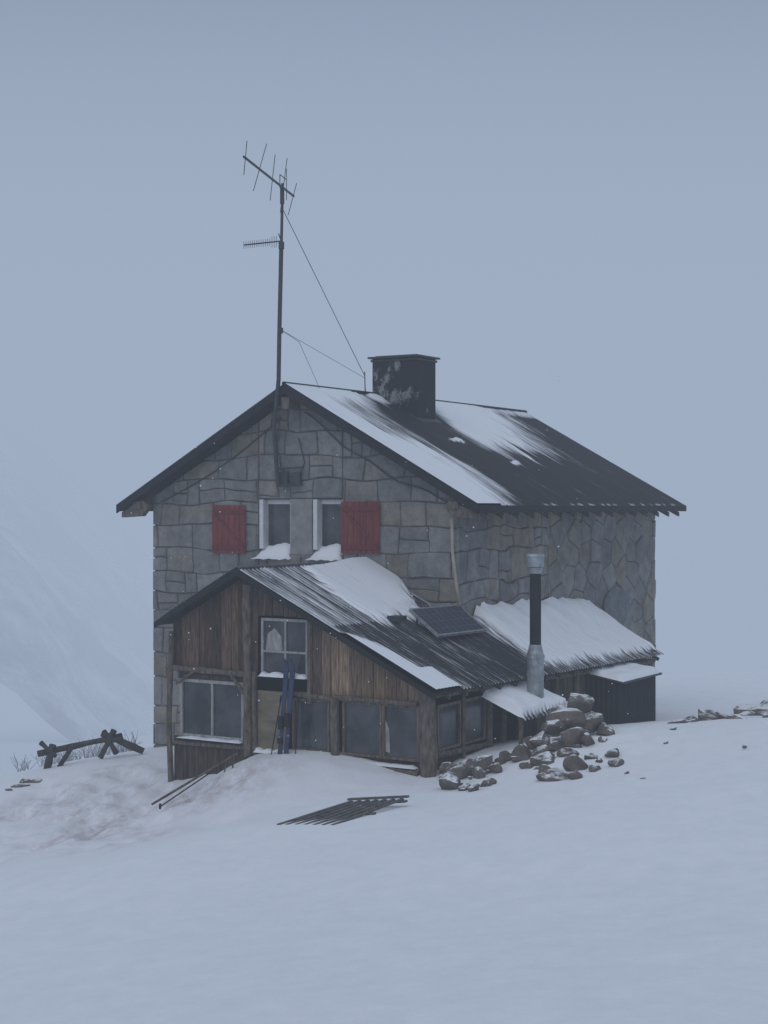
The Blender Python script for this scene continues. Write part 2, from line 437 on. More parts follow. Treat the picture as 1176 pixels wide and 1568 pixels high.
def mask_main(a,b):
    st_=fbm(b*3.2,a*.45,2.,4)*.9; lg=fbm(b*.7,a*.7,7.,3)
    bound=2.15+.6*lg+(.9*sst(3.3,4.3,a))-(.6*(1-sst(.0,.7,a)))
    s1=1-sst(bound-.9,bound+.75,b+st_*1.3)
    if b>.75: s1*=1-.6*sst(.75,1.2,b)*sst(2.0,2.9,a)*(1-sst(3.7,4.3,a))*(.6+.8*abs(st_))
    lo=2.1+.12*math.sin(b*2)
    s2=sst(lo-.5,lo+.9,a+st_*1.8)*sst(4.15,5.2,b-(.9*sst(2.8,4.2,a))+lg*.5)*(1-sst(7.8,10.8,b+st_*1.8+.5*lg+ .8*sst(4,2.5,a)))
    s2=max(s2,.75*sst(4.0,4.3,a)*(1 if b>4.6 else 0))
    def pt(a0,b0,ra,rb): 
        d=((a-a0+.05*nz(b*6,a*6))/ra)**2+((b-b0)/rb)**2; return max(0,1-d)*1.1
    s3=max(pt(2.55,3.95,.11,.42),pt(1.66,5.1,.08,.26),pt(4.3,3.4,.3,.5))
    m=max(s1,s2,s3)
    m=m+.12*st_*(1 if m>.05 else .5)
    ed=(1-sst(0,.10,a))*.45*(nz(b*3,1,4)>.05)
    return max(0,min(1,max(m,ed)))
A=np.arange(-.05,4.451,.05); B=np.arange(-.06,11.34,.03)
roofgrid('roof_covering_right',M_MROOF,A,B,lambda a,b:.035+k*min(a,4.44),mask_main,lambda a,b,m:.05*sst(.55,1.,m),hut,.007,.12)
A2=np.arange(4.43,8.96,.15); B2=np.arange(-.06,11.34,.06)
roofgrid('roof_covering_left',M_MROOF,A2,B2,lambda a,b:.035+k*(8.88-a),lambda a,b:.55+.5*fbm(a,b*2),lambda a,b,m:.01*m,hut,.006,.12)
rg=MB(); rg.tube([(4.44,-.06,2.52),(4.44,11.33,2.52)],.045,8); rg.obj('ridge_cap',M_BLACK,hut)

# chimney
ch=MB(); ch.box(3.42,4.60,3.70,4.54,1.5,3.33); ch.obj('chimney',M_CHIM,hut,bevel=.015)
cc=MB(); cc.box(3.34,4.68,3.62,4.62,3.333,3.375); cc.box(3.47,4.55,3.75,4.49,3.376,3.40); cc.box(3.39,4.63,3.67,4.57,3.26,3.31); cc.obj('chimney_cap',M_METALD,hut,bevel=.008)
fl=MB(); fl.prism([(3.30,1.80),(3.30,1.90),(3.6,2.08),(3.6,1.98)],3.62,4.62); fl.obj('chimney_flashing',M_METALD,hut)

pb=MB(); pb.tube([(.50,.30,.10),(.66,.30,.02),(.70,.30,-.25),(.69,.31,-.9),(.62,.33,-1.5),(.55,.34,-1.95)],.032,8); pb.obj('corner_pipe',M_PIPE,hut,smooth=True)
cb=MB()
pts=[(4.2+(-3.4)*t,.36,1.95-1.85*t-.22*math.sin(t*math.pi)+.04*math.sin(t*17)) for t in np.linspace(0,1,16)]
cb.tube(pts,.018,5)
cb.tube([(4.83,.36,1.9),(4.9,.36,1.3),(4.8,.36,.8),(4.4,.36,.5),(4.2,.36,.9),(4.35,.36,1.4)],.012,5)
cb.tube([(4.8+3.2*t,.37,1.85-1.75*t-.15*math.sin(t*3.1)) for t in np.linspace(0,1,12)],.015,5)
cb.box(4.60,4.80,.30,.37,.45,.72); cb.box(4.28,4.50,.30,.37,.43,.70)
cb.tube([(4.2,.3,.8),(4.85,.3,.78)],.02,6); cb.tube([(4.2,.3,.44),(4.85,.3,.42)],.02,6)
cb.obj('facade_cables_and_bracket',M_METALD,hut)

# ---------------------------------------------------------------- annex
anx=empty('wooden_annex')
def zr(a,b=-3.5):
    if a<=2.9: return -1.12-.487*(2.9-a)-.018*(b+3.7)*(2.9-a)/4.1
    return -1.12-.546*(a-2.9)
ROOFA=np.arange(-1.22,2.901,.055); ROOFB=np.arange(-3.78,6.74,.02)
def mask_anx(a,b):
    st_=fbm(b*4,a*.5,12.,4); lg=fbm(b*.8,a*.8,17.,3)
    m=0
    if b<.40:
        left=-1.75-.6*(1-abs(a-1.7)/1.1 if abs(a-1.7)<1.1 else 0)
        p=sst(.55,1.15,a+st_*.5)*(1-sst(2.68,2.9,a)*.5)*sst(left-.5,left+.4,b+st_*.5+(1.6-a)*.35*(a<1.6))
        p*=1-sst(-.5,.3,b+st_*.4-(1.0*sst(1.3,2.2,a)))
        m=p
        q=(1-sst(-3.45,-2.75,b+st_*.5+.5*max(0,a+.1)-.4*(a<-.6)))*(1-sst(.5,.95,a))
        m=max(m,q)
        m=max(m,.46+.35*st_ if b<-1.2 and a>.9 else 0, .19+.3*max(0,st_))
        m=max(m,(1-sst(-3.75,-3.6,b))*.6)
    else:
        m=sst(.45,1.15,b+st_*.8-.35*(a+1.2)*.4)
        m*= .35+.65*sst(-1.15,-.85,a+st_*.3)
        m=max(m,.2)
    return max(0,min(1,m+.05*st_))
def h_anx(a,b,m):
    h=.07*sst(.45,1.,m)
    if b>.4: h+=m*.24*sst(-.6,.6,a)*sst(.4,1.4,b)*(1+.5*nz(a*2,b*2,3))*(1-.6*sst(5.8,6.7,b))+m*.03*nz(a*4,b*5,9)
    elif a>1.2: h+=m*.12*sst(-1.2,0,b)
    return h
roofgrid('corrugated_roof',M_AROOF,ROOFA,ROOFB,zr,mask_anx,h_anx,anx,.018,.12,
   valid=lambda a,b:(b<.385 or a<.60))
roofgrid('corrugated_roof_left',M_AROOF,np.arange(2.9,4.80,.1),np.arange(-3.78,.36,.02),zr,lambda a,b:.8,lambda a,b,m:.03,anx,.01,.12)
dk=MB()
dk.prism([(-1.13,zr(-1.13)-.10),(-1.13,zr(-1.13)-.05),(2.9,-1.17),(4.72,-2.17),(4.72,-2.22),(2.9,-1.22)],-3.70,.36)
dk.prism([(-1.10,zr(-1.13)-.20),(-1.10,zr(-1.13)-.15),(.62,zr(.6)-.14),(.62,zr(.6)-.20)],.37,6.66)
dk.prism([(-1.2,zr(-1.2)-.12),(-1.2,zr(-1.2)-.03),(2.9,-1.13),(2.9,-1.25)],-3.79,-3.745)
dk.prism([(4.80,zr(4.8)-.12),(4.80,zr(4.8)-.01),(2.9,-1.10),(2.9,-1.25)],-3.79,-3.745)
dk.obj('roof_boards_and_fascia',M_BLACK,anx)
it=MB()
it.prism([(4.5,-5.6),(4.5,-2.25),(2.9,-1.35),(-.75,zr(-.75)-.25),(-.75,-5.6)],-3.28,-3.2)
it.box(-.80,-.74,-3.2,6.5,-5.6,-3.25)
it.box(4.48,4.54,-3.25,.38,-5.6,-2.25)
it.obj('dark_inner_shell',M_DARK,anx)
pl=MB()
def planks(a0,a1,z0,ztop,b=-3.40,w_=.17,cols=(.7,1.2),tint=(1,1,1),rag=.02):
    a=a0
    while a<a1-.02:
        w2=min(w_*U(.6,1.4),a1-a); k_=U(*cols)
        zt0=ztop(a); zt1=ztop(a+w2); db=U(0,.018)
        zb=z0+U(-rag,rag); tl=U(-.008,.008)
        pl.prism([(a+.004+tl,zb),(a+w2-.004+tl,zb),(a+w2-.004,zt1),(a+.004,zt0)],b-.03-db,b-db,(k_*tint[0],k_*tint[1]*U(.93,1.0),k_*tint[2]*U(.88,1.0)))
        a+=w2
und=lambda a:zr(a)-.13
planks(2.92,4.62,-3.02,und,cols=(.4,.95),tint=(1.0,.88,.84))
planks(2.66,2.92,-3.02,und,cols=(.5,.8),b=-3.41)
planks(-.72,1.50,-3.36,und,cols=(.75,1.8),tint=(1.05,1.0,.93),w_=.2,rag=.06)
planks(1.50,2.66,-1.98,und,cols=(.5,.9))
planks(2.92,4.60,-5.4,lambda a:-4.30,b=-3.42,cols=(.35,.6),w_=.22)
planks(-.95,2.75,-5.1,lambda a:-4.36,b=-3.36,cols=(.3,.5),w_=.3)
for i,zz in enumerate((-3.22,-3.12)):
    pl.box(2.95,4.5,-3.44,-3.41,zz,zz+.095,(.5,.5,.5))
pl.obj('wall_planks',M_WOOD,anx,bevel=.004)
ply=MB(); ply.box(2.02,2.68,-3.44,-3.40,-4.42,-3.34); ply.obj('plywood_panel',M_PLY,anx)
lg=MB()
lg.tube([(4.60,-3.52,-5.3),(4.66,-3.52,-4.0),(4.60,-3.5,-2.35)],.055,8,.12)
lg.tube([(4.72,-3.50,-3.02),(2.78,-3.50,-3.06)],.05,8,.15)
lg.tube([(2.84,-3.50,-4.55),(2.86,-3.50,-1.42)],.085,9,.12)
lg.tube([(2.70,-3.49,-4.50),(2.71,-3.49,-3.0)],.045,8,.12)
lg.tube([(.95,-3.52,-4.60),(.96,-3.52,-3.38)],.085,9,.12)
lg.tube([(-.90,-3.47,-4.85),(-.89,-3.47,-3.12)],.14,10,.12)
lg.tube([(-.70,-3.49,-3.37),(1.0,-3.49,-3.36)],.05,8,.15)
lg.tube([(1.0,-3.49,-3.40),(2.05,-3.49,-3.33)],.05,8,.15)
lg.tube([(-.75,-3.52,-4.55),(.9,-3.52,-4.50)],.075,8,.15)
lg.tube([(1.0,-3.50,-4.48),(2.7,-3.50,-4.47)],.06,8,.15)
lg.tube([(2.8,-3.50,-4.40),(4.55,-3.50,-4.42)],.04,8,.15)
lg.tube([(4.5,-3.50,-3.32),(4.05,-3.5,-3.05)],.03,6,.1); lg.tube([(2.95,-3.50,-3.4),(3.25,-3.5,-3.06)],.035,6,.1)
lg.tube([(1.50,-3.50,-3.5),(1.50,-3.50,-1.95)],.05,8,.12)
lg.tube([(-1.0,-3.60,-3.20),(-1.0,.35,-3.26)],.06,8,.12)
lg.tube([(-1.0,.40,-3.30),(-1.0,6.6,-3.48)],.06,8,.12)
for b in (-2.35,-1.35,-.80,-.15,.6,1.5,2.5,3.6,5.0,6.5):
    lg.tube([(-.98,b,-4.8),(-.98,b,-3.25-.018*(b+3.7))],.055 if b!=-2.35 else .03,8,.12)
lg.tube([(-.97,-3.3,-4.25),(-.97,-1.3,-4.3)],.05,8,.12)
for b in np.arange(-3.2,6.6,.65):
    lg.tube([(-1.16,b,zr(-1.16,b)-.15),(-.5,b,zr(-.5,b)-.15)],.04,6,.1)
lg.obj('log_frame',M_LOG,anx,smooth=False)
sb=MB(); 
for i in range(34):
    b=-.1+i*.195; k_=U(.3,.7); sb.box(-.90,-.87,b,b+.185,-5.2,-3.42+U(-.02,.02),(k_,k_,k_))
for i in range(10):
    b=-3.35+i*.2; k_=U(.3,.7); sb.box(-.90,-.87,b,b+.19,-5.2,-4.28,(k_,k_,k_))
sb.obj('side_boards',M_WOOD,anx)
af=MB(); ag=MB()
frame(af,2.96,4.44,-4.30,-3.22,-3.47,.06,.05,mull=(3.69,))
frame(af,1.56,2.58,-3.08,-2.02,-3.47,.05,.05,mull=(2.05,),bars=(-2.62,))
af.obj('window_frames_light',M_GREYW,anx,bevel=.005)
ab_=MB()
frame(ab_,1.10,1.90,-4.36,-3.42,-3.47,.05,.05)
frame(ab_,-.72,.02,-4.36,-3.40,-3.47,.05,.05); frame(ab_,.03,.84,-4.36,-3.40,-3.47,.05,.05)
for b0,b1 in ((-3.25,-2.4),(-2.3,-1.45)):
    for q in ((b0,b0+.05,-4.2,-3.4),(b1-.05,b1,-4.2,-3.4),(b0+.05,b1-.05,-4.2,-4.15),(b0+.05,b1-.05,-3.45,-3.4)):
        ab_.box(-.96,-.92,*q,(1.2,1.2,1.2))
ab_.obj('window_frames_brown',M_WOOD,anx,bevel=.005)
for q in ((3.0,4.4,-4.27,-3.25),(1.6,2.54,-3.05,-2.05),(1.14,1.86,-4.33,-3.45),(-.68,.80,-4.33,-3.43)): ag.box(q[0],q[1],-3.43,-3.425,q[2],q[3])
ag.box(-.915,-.91,-3.25,-1.45,-4.2,-3.4)
ag.obj('window_glass',M_GLASS,anx)
cu=MB(); cu.prism([(-.12,-4.25),(-.10,-3.85),(-.0,-3.62),(.02,-3.95),(.07,-4.22)][::-1],-3.436,-3.431)
cu.prism([(2.12,-2.62),(2.15,-2.35),(2.3,-2.2),(2.45,-2.3),(2.5,-2.62)],-3.436,-3.431); cu.obj('curtains',M_GREYW,anx)
ss=MB()
for a0,a1,zz,hh in ((2.98,4.45,-4.31,.05),(1.55,2.58,-3.06,.12),(-.7,.84,-4.46,.07),(2.02,2.68,-4.44,.10),(1.1,1.95,-4.46,.05)):
    lump(ss,a0,a1,-3.60,-3.45,zz,lambda u_,v_:hh*(sst(0,.4,v_))*(.6+.5*nz(u_*6+a0,3,2))*sst(0,.08,u_)*sst(0,.08,1-u_)-.005)
ss.obj('sill_snow',M_SNOW,anx,smooth=True)

roofgrid('porch_roof',M_AROOF,np.arange(-1.86,-1.0,.05),np.arange(-1.75,.42,.02),lambda a,b:-3.44+.42*(a+1.1),
  lambda a,b:min(1,.95*sst(-1.86,-1.72,a+.06*nz(b*5,1))+.25),lambda a,b,m:.13*sst(.4,1,m)*sst(-1.75,-1.55,b)*sst(-.42,-.2,-b)*(1+.5*nz(a*3,b*3)),anx,.025,.15)
pf=MB()
pf.tube([(-1.75,-1.65,-4.7),(-1.75,-1.65,-3.76)],.04,7,.1); pf.tube([(-1.75,.30,-4.7),(-1.75,.30,-3.76)],.04,7,.1)
pf.tube([(-1.75,-1.7,-3.76),(-1.75,.38,-3.76)],.035,7,.1)
pf.obj('porch_posts',M_LOG,anx)

sp=empty('stove_chimney_pipe')
s1=MB(); s1.tube([(-1.45,-.43,-2.62),(-1.45,-.43,-1.10)],.105,20); s1.obj('black_flue',M_BLACK,sp,smooth=False)
s2=MB(); s2.tube([(-1.45,-.43,-3.75),(-1.45,-.43,-2.72)],.155,22); s2.tube([(-1.45,-.43,-2.80),(-1.45,-.43,-2.75)],.172,22)
s2.tube([(-1.45,-.43,-2.72),(-1.45,-.43,-2.55)],.15,22,taper=.75)
s2.tube([(-1.45,-.43,-3.12),(-1.45,-.43,-3.08)],.165,22)
s2.tube([(-1.45,-.43,-1.12),(-1.45,-.43,-.92)],.155,22); s2.tube([(-1.45,-.43,-.925),(-1.45,-.43,-.885)],.175,22,taper=.85)
s2.tube([(-1.45,-.43,-1.24),(-1.45,-.43,-1.13)],.115,22,taper=1.2)
s2.obj('galvanised_sleeve_and_cowl',M_GALV,sp)
s3=MB(); s3.tube([(-1.30,-.43,-2.9),(-1.0,-.43,-3.0)],.02,6); s3.obj('pipe_bracket',M_METALD,sp)

fb=empty('corrugated_storage_shed')
bx=MB()
def corrface(p0,p1,zb,zt0,zt1,outn):
    L=math.hypot(p1[0]-p0[0],p1[1]-p0[1]); n=int(L/.02); vs=[]
    for i in range(n+1):
        t=i/n; o=.014*math.sin(2*math.pi*i*.02/.11)
        a=p0[0]+(p1[0]-p0[0])*t+outn[0]*o; b=p0[1]+(p1[1]-p0[1])*t+outn[1]*o
        vs.append((-a,b,zb)); vs.append((-a,b,zt0+(zt1-zt0)*t))
    bx.add(vs,[(2*i,2*i+1,2*i+3,2*i+2) for i in range(n)])
corrface((-.92,3.1),(-1.67,3.1),-5.0,-3.44,-3.57,(0,-1)); corrface((-1.67,3.1),(-1.67,5.05),-5.0,-3.57,-3.57,(-1,0)); corrface((-1.67,5.05),(-.92,5.05),-5.0,-3.57,-3.44,(0,1))
bx.obj('corrugated_sides',M_BLACK,fb)
tp=MB(); tp.prism([(-1.78,-3.60),(-1.78,-3.565),(-.92,-3.41),(-.92,-3.445)],3.02,5.15); tp.obj('lid',M_METALD,fb)
sn2=MB()
lump(sn2,-1.76,-.93,3.03,5.13,0,lambda u_,v_:-3.56+.15*u_+ (.10*sst(0,.05,v_)*sst(0,.05,1-v_)*sst(-.02,.12,u_)*(1+.4*nz(u_*3,v_*5)))-.003,16,24)
sn2.obj('lid_snow',M_SNOW,fb,smooth=True)

# ---------------------------------------------------------------- solar panel
so=empty('solar_panel')
def q3(u_,v_,off=0):
    a=.06+.62*v_; b=-1.42+1.93*u_; z=zr(.06,b)+.12+v_*(.62*.487+.17)
    p=Vector((-a,b,z))+Vector((.55,0,.83))*off; return p
def qbox(mb,u0,u1,v0,v1,o0,o1):
    vs=[q3(u_,v_,o) for o in (o0,o1) for v_ in (v0,v1) for u_ in (u0,u1)]
    mb.add(vs,[(0,1,3,2),(4,6,7,5),(0,4,5,1),(2,3,7,6),(0,2,6,4),(1,5,7,3)])
p1=MB(); qbox(p1,.01,.99,.02,.98,0,.03)
M_CELL=simple('solar_cells',(.045,.052,.07),.25,.5,0,var=.15,scale=3,bs=0); p1.obj('cells',M_CELL,so)
p2=MB()
for u0,u1,v0,v1 in ((0,1,0,.035),(0,1,.965,1),(0,.012,.035,.965),(.988,1,.035,.965)): qbox(p2,u0,u1,v0,v1,-.01,.045)
p2.obj('frame',M_GALV,so)
p3=MB()
for i in range(1,9): qbox(p3,i/9-.0015,i/9+.0015,.04,.96,.03,.032)
for i in range(1,4): qbox(p3,.015,.985,i/4-.003,i/4+.003,.03,.0325)
p3.obj('cell_lines',simple('cell_lines',(.14,.16,.18),.5,.4,bs=0),so)
p4=MB()
for u_ in (.12,.88):
    for v_ in (.08,.92):
        p=q3(u_,v_); p4.tube([(-p.x,p.y,p.z),(-p.x,p.y,zr(-p.x,p.y)-.02)],.018,6)
p4.box(.70,.95,-1.75,-1.45,zr(.8,-1.6)+.03,zr(.8,-1.6)+.13)
p4.obj('mounting',M_METALD,so)

# ---------------------------------------------------------------- antenna
an=empty('radio_antenna_mast')
m1=MB()
m1.tube([(4.80,.25,.45),(4.72,.0,1.6),(4.52,-.12,2.6),(4.50,-.12,3.6),(4.45,-.12,5.4)],.045,8)
m1.tube([(4.45,-.12,5.35),(4.42,-.12,6.62)],.03,8); m1.tube([(4.45,-.12,5.28),(4.45,-.12,5.42)],.06,8); m1.tube([(4.47,-.12,3.55),(4.47,-.12,3.66)],.055,8)
m1.tube([(4.43,-.12,6.2),(4.43,-.12,6.55)],.045,8)
m1.obj('mast',M_METALD,an)
def w2h(x,y): return (-.857*(x-1.77)+.515*(y-30), .515*(x-1.77)+.857*(y-30))
ae=MB()
P0=Vector((-2.63,29.4,6.55)); P1=Vector((-1.90,33.0,6.52))
def hp(p): a,b=w2h(p.x,p.y); return (a,b,p.z)
ae.tube([hp(P0),hp(P1)],.024,6)
for t,up,dn,lean in ((.03,.32,.32,.03),(.30,.50,.42,.13),(.55,.50,.42,.05),(.78,.62,.50,.07),(.84,.45,.2,.0),(.97,.25,.42,.09)):
    c=P0.lerp(P1,t)
    ae.tube([hp(c+Vector((lean,0,up))),hp(c-Vector((lean,0,dn)))],.008,5)
c=P0.lerp(P1,.70); d=P0.lerp(P1,.84)
ae.tube([hp(c+Vector((0,0,.22))),hp(d+Vector((0,0,.22)))],.010,5); ae.tube([hp(c+Vector((0,0,.22))),hp(c+Vector((0,0,-.05)))],.010,5)
ae.tube([(5.40,-.12,5.44),(4.42,-.12,5.44)],.016,6)
for i in range(16):
    a=5.40-.055*i; hgt=.075 if i<13 else .12
    ae.tube([(a,-.12,5.44+hgt),(a,-.12,5.44-hgt)],.006,4)
ae.tube([(4.52,-.12,5.60),(4.40,-.12,5.30)],.012,5)
ae.obj('antenna_elements',M_METALD,an)
gw=MB()
gw.tube([(4.42,-.12,6.1),(4.4,3.05,2.9),(4.40,3.1,2.5)],.008,5)
gw.tube([(4.46,-.12,3.62),(4.42,3.1,2.85)],.005,4)
gw.tube([(4.46,-.12,3.62),(4.40,.45,3.42),(4.35,1.15,2.5)],.006,4)
gw.tube([(4.43,3.12,2.5),(4.43,3.1,3.0)],.012,5)
gw.obj('guy_wires',M_METALD,an)

# ---------------------------------------------------------------- skis
sk=empty('pair_of_skis')
def ski(a0,off):
    s=MB(); n=22; vs=[]
    for i in range(n+1):
        t=i/n; z=-4.62+1.92*t; wd=.052 if t<.85 else .052*math.sqrt(max(.02,1-((t-.85)/.15)**2))
        wd*=1-.25*math.sin(math.pi*min(1,t/.85))
        bb=-3.86+.22*t+off+(-.10*((t-.88)/.12)**2 if t>.88 else 0)
        aa=a0-.03*t
        for sx,sy in ((-1,0),(1,0),(1,1),(-1,1)): vs.append((-(aa+sx*wd),bb+sy*.018,z))
    fs=[(4*i+j,4*i+(j+1)%4,4*i+4+(j+1)%4,4*i+4+j) for i in range(n) for j in range(4)]+[(3,2,1,0),(4*n,4*n+1,4*n+2,4*n+3)]
    s.add(vs,fs); return s
m,nt,b=newmat('blue_ski_topsheet'); setp(b,.35,.5); nn=texnoise(nt,2.2,2,(1,1,2.2)); r=ramp(nt,nn.outputs[0],[(.44,(.012,.022,.06)),(.5,(.015,.035,.10)),(.62,(.015,.035,.10)),(.64,(.3,.33,.38))]); nt.links.new(r.outputs[0],b.inputs['Base Color'])
ski(1.92,0).obj('ski_left',m,sk); ski(1.80,.02).obj('ski_right',m,sk)
bd=MB(); bd.box(1.86,1.95,-3.84,-3.78,-3.95,-3.72); bd.box(1.74,1.83,-3.82,-3.76,-3.9,-3.66); bd.box(1.86,1.95,-3.86,-3.80,-4.2,-4.1); bd.obj('bindings',M_BLACK,sk)
sp2=MB(); sp2.tube([(1.62,-3.80,-4.65),(1.66,-3.60,-3.40)],.010,6); sp2.tube([(2.14,-3.84,-4.65),(2.04,-3.60,-3.40)],.010,6)
sp2.tube([(1.66,-3.61,-3.5),(1.665,-3.6,-3.38)],.018,7); sp2.tube([(2.05,-3.62,-3.5),(2.04,-3.6,-3.38)],.018,7); sp2.obj('ski_poles_upright',M_BLACK,sk)

lp=MB()
p0=Vector((-2.62,28.0,-4.42)); p1_=Vector((-4.05,27.3,H(-4.05,27.3)+.08))
lp.tube([p0,p1_],.022,7,.08,world=True); lp.obj('wooden_pole',M_LOG,world=True)
lp=MB(); lp.tube([Vector((-2.95,27.6,-4.62)),Vector((-3.85,26.9,H(-3.85,26.9)+.04))],.012,6,world=True)
lp.tube([Vector((-3.83,26.9,H(-3.85,26.9)+.05)),Vector((-3.86,26.9,H(-3.85,26.9)+.05))],.05,8,world=True)
lp.obj('ski_pole',M_BLACK,world=True)
sx=MB()
for x,y in ((-2.85,27.9),(-2.7,27.8)): sx.tube([Vector((x,y,H(x,y)-.1)),Vector((x+.05,y,H(x,y)+.18))],.015,6,.1,world=True)
sx.obj('wooden_stakes',M_LOG,world=True)

pg=MB()
c0=Vector((-1.50,21.7,0)); c1=Vector((-.52,23.5,0)); c2=Vector((.36,23.1,0)); c3=c0+(c2-c1)
for c in (c0,c1,c2,c3): c.z=H(c.x,c.y)+.10
c0.z-=.10; c3.z-=.10
def bil(u_,v_): return (c0.lerp(c1,u_)).lerp(c3.lerp(c2,u_),v_)
def slat(pA,pB,w_,t_):
    d=(pB-pA).normalized(); s_=d.cross(Vector((0,0,1))).normalized()*w_/2; upv=Vector((0,0,t_))
    vs=[pA-s_,pA+s_,pB+s_,pB-s_,pA-s_+upv,pA+s_+upv,pB+s_+upv,pB-s_+upv]
    pg.add(vs,[(3,2,1,0),(4,5,6,7),(0,1,5,4),(1,2,6,5),(2,3,7,6),(3,0,4,7)])
for i in range(7):
    v_=(i+.3)/7; slat(bil(0,v_),bil(1,v_),.055,.022)
for u_ in (.03,.5,.97):
    q=Vector((0,0,-.03)); slat(bil(u_,0)+q,bil(u_,1)+q,.09,.028)
slat(bil(1,-.02)+Vector((0,0,.03)),bil(1,1.0)+Vector((0,0,.03)),.07,.03)
pg.obj('wooden_pallet',simple('grey_driftwood',(.12,.115,.11),.9,.15,var=.4,scale=6),world=True)

fe=MB()
def T(a,b,r): fe.tube([Vector(a),Vector(b)],r,8,.14,world=True)
y=33.0
T((-7.30,y,-5.22),(-5.55,y+.2,-4.86),.065)
T((-7.12,y,-5.62),(-6.98,y,-5.02),.075); T((-7.25,y+.1,-5.0),(-6.9,y-.1,-5.25),.05)
T((-6.85,y,-5.50),(-6.55,y-.1,-5.05),.05)
T((-5.98,y,-5.30),(-5.68,y,-4.72),.06); T((-5.92,y+.1,-4.75),(-5.62,y-.1,-5.2),.055)
T((-5.95,y,-4.78),(-5.1,y+.2,-5.20),.07); T((-6.05,y,-4.95),(-5.5,y,-4.90),.05)
fe.obj('broken_log_fence',simple('dark_wet_logs',(.06,.054,.048),.9,.15,var=.5,scale=5),world=True)

# ---------------------------------------------------------------- rocks
import bmesh
def rocks(name,specs,parent=None):
    V=[];Fc=[]
    base=bmesh.new(); bmesh.ops.create_icosphere(base,subdivisions=3,radius=1); bv=[v.co.copy() for v in base.verts]; bf=[[v.index for v in f.verts] for f in base.faces]; base.free()
    for (x,y,z,sx_,sy_,sz_) in specs:
        seed=U(0,100); rot=Matrix.Rotation(U(0,6.28),3,'Z')@Matrix.Rotation(U(-.4,.4),3,'X')
        cuts=[(Vector((U(-1,1),U(-1,1),U(-.6,1))).normalized(),U(.45,.8)) for _ in range(10)]
        o=len(V)
        for co in bv:
            p=co.copy()
            for n_,d_ in cuts:
                e=p.dot(n_)-d_
                if e>0: p-=n_*e*.92
            p*=1+.12*noise.noise(co*2+Vector((seed,0,0)))+.05*noise.noise(co*6+Vector((seed,0,0)))
            p=rot@Vector((p.x*sx_,p.y*sy_,p.z*sz_))
            V.append((x+p.x,y+p.y,z+p.z))
        Fc+=[[i+o for i in f] for f in bf]
    me=bpy.data.meshes.new(name); me.from_pydata(V,[],Fc); me.materials.append(M_ROCK)
    ob=bpy.data.objects.new(name,me); sc.collection.objects.link(ob); return ob
sp_=[]
def rk(xp,Y,s,dz=.0,fl=.6): 
    X_=(xp-588)/2400*Y; sp_.append((X_,Y,H(X_,Y)+dz,s*U(.9,1.3),s*U(.8,1.1),s*fl*U(.9,1.3)))
for q in ((708,26.2,.30,.12),(742,26.4,.26,.10),(690,26.6,.18,.05),(735,25.9,.17,.04),(760,26.1,.16,.04),(690,25.1,.27,.08),(712,24.8,.13,.02),(725,24.6,.14,.0),
 (800,26.6,.24,.05),(775,26.8,.18,.04),(830,26.9,.28,.16),(845,27.1,.30,.28),(870,27.2,.36,.32),(905,27.3,.33,.24),(885,27.5,.30,.54),(858,27.5,.22,.50),
 (925,27.1,.23,.08),(880,26.7,.27,.12),(850,26.6,.22,.08),(825,26.5,.2,.03),(900,26.6,.22,.06),(870,26.1,.17,.0),(835,25.9,.26,.02),
 (885,25.2,.27,.05),(850,24.7,.30,.02),(835,25.3,.18,.02),(905,25.7,.17,.02),(880,24.5,.16,.01),(940,25.6,.15,.03),(945,24.9,.15,.02),(805,25.9,.13,.0),(765,26.6,.14,.03),(745,24.9,.11,.0),(910,24.9,.12,.0),(815,27.1,.22,.08)):
    rk(*q)
for i in range(16):
    rk(U(690,940),U(24.8,27.2),U(.05,.11),U(0,.04))
rocks('rock_pile',sp_)
sp_=[]
for q in ((1085,29.5,.36,.08),(1060,29.2,.24,.03),(1040,29,.2,.02),(1105,29.8,.24,.03),(1030,27.5,.10,.0),(1130,29.2,.18,.02),(1150,29,.14,.0),(1018,29,.14,0),(1172,29,.12,.02)): rk(*q)
rocks('boulders',sp_)
sp_=[]
for q in ((1165,38,.55,.0,.5),(1195,38,.8,.15,.5),(1145,37.5,.25,-.02,.5)): rk(*q)
rocks('rocky_outcrop',sp_)
sp_=[]
for q in ((30,31,.2,.0,.4),(45,31.3,.22,.03,.4),(15,30.8,.12,0,.4)): rk(*q)
rocks('ledge_rocks',sp_)
sp_=[]
for x_,Y_ in ((960,24),(1140,24.5),(985,23),(1020,26),(1075,28),(200,34.5)): rk(x_,Y_,.05,.0)
rocks('small_stones',sp_)

sh=MB()
for i in range(60):
    X_=U(-8.2,-5.6); Y_=U(34.5,37); z0=H(X_,Y_)
    hgt=U(.15,.5)
    for j in range(5):
        t=Vector((U(-.25,.25),U(-.2,.2),hgt*U(.5,1)))
        sh.tube([Vector((X_,Y_,z0-.05)),Vector((X_,Y_,z0))+t*.5+Vector((U(-.05,.05),0,.03)),Vector((X_,Y_,z0))+t],.008,4,world=True,taper=.4)
sh.obj('frosted_shrubs',simple('frosted_twigs',(.42,.44,.47),.9,.1,bs=0),world=True)

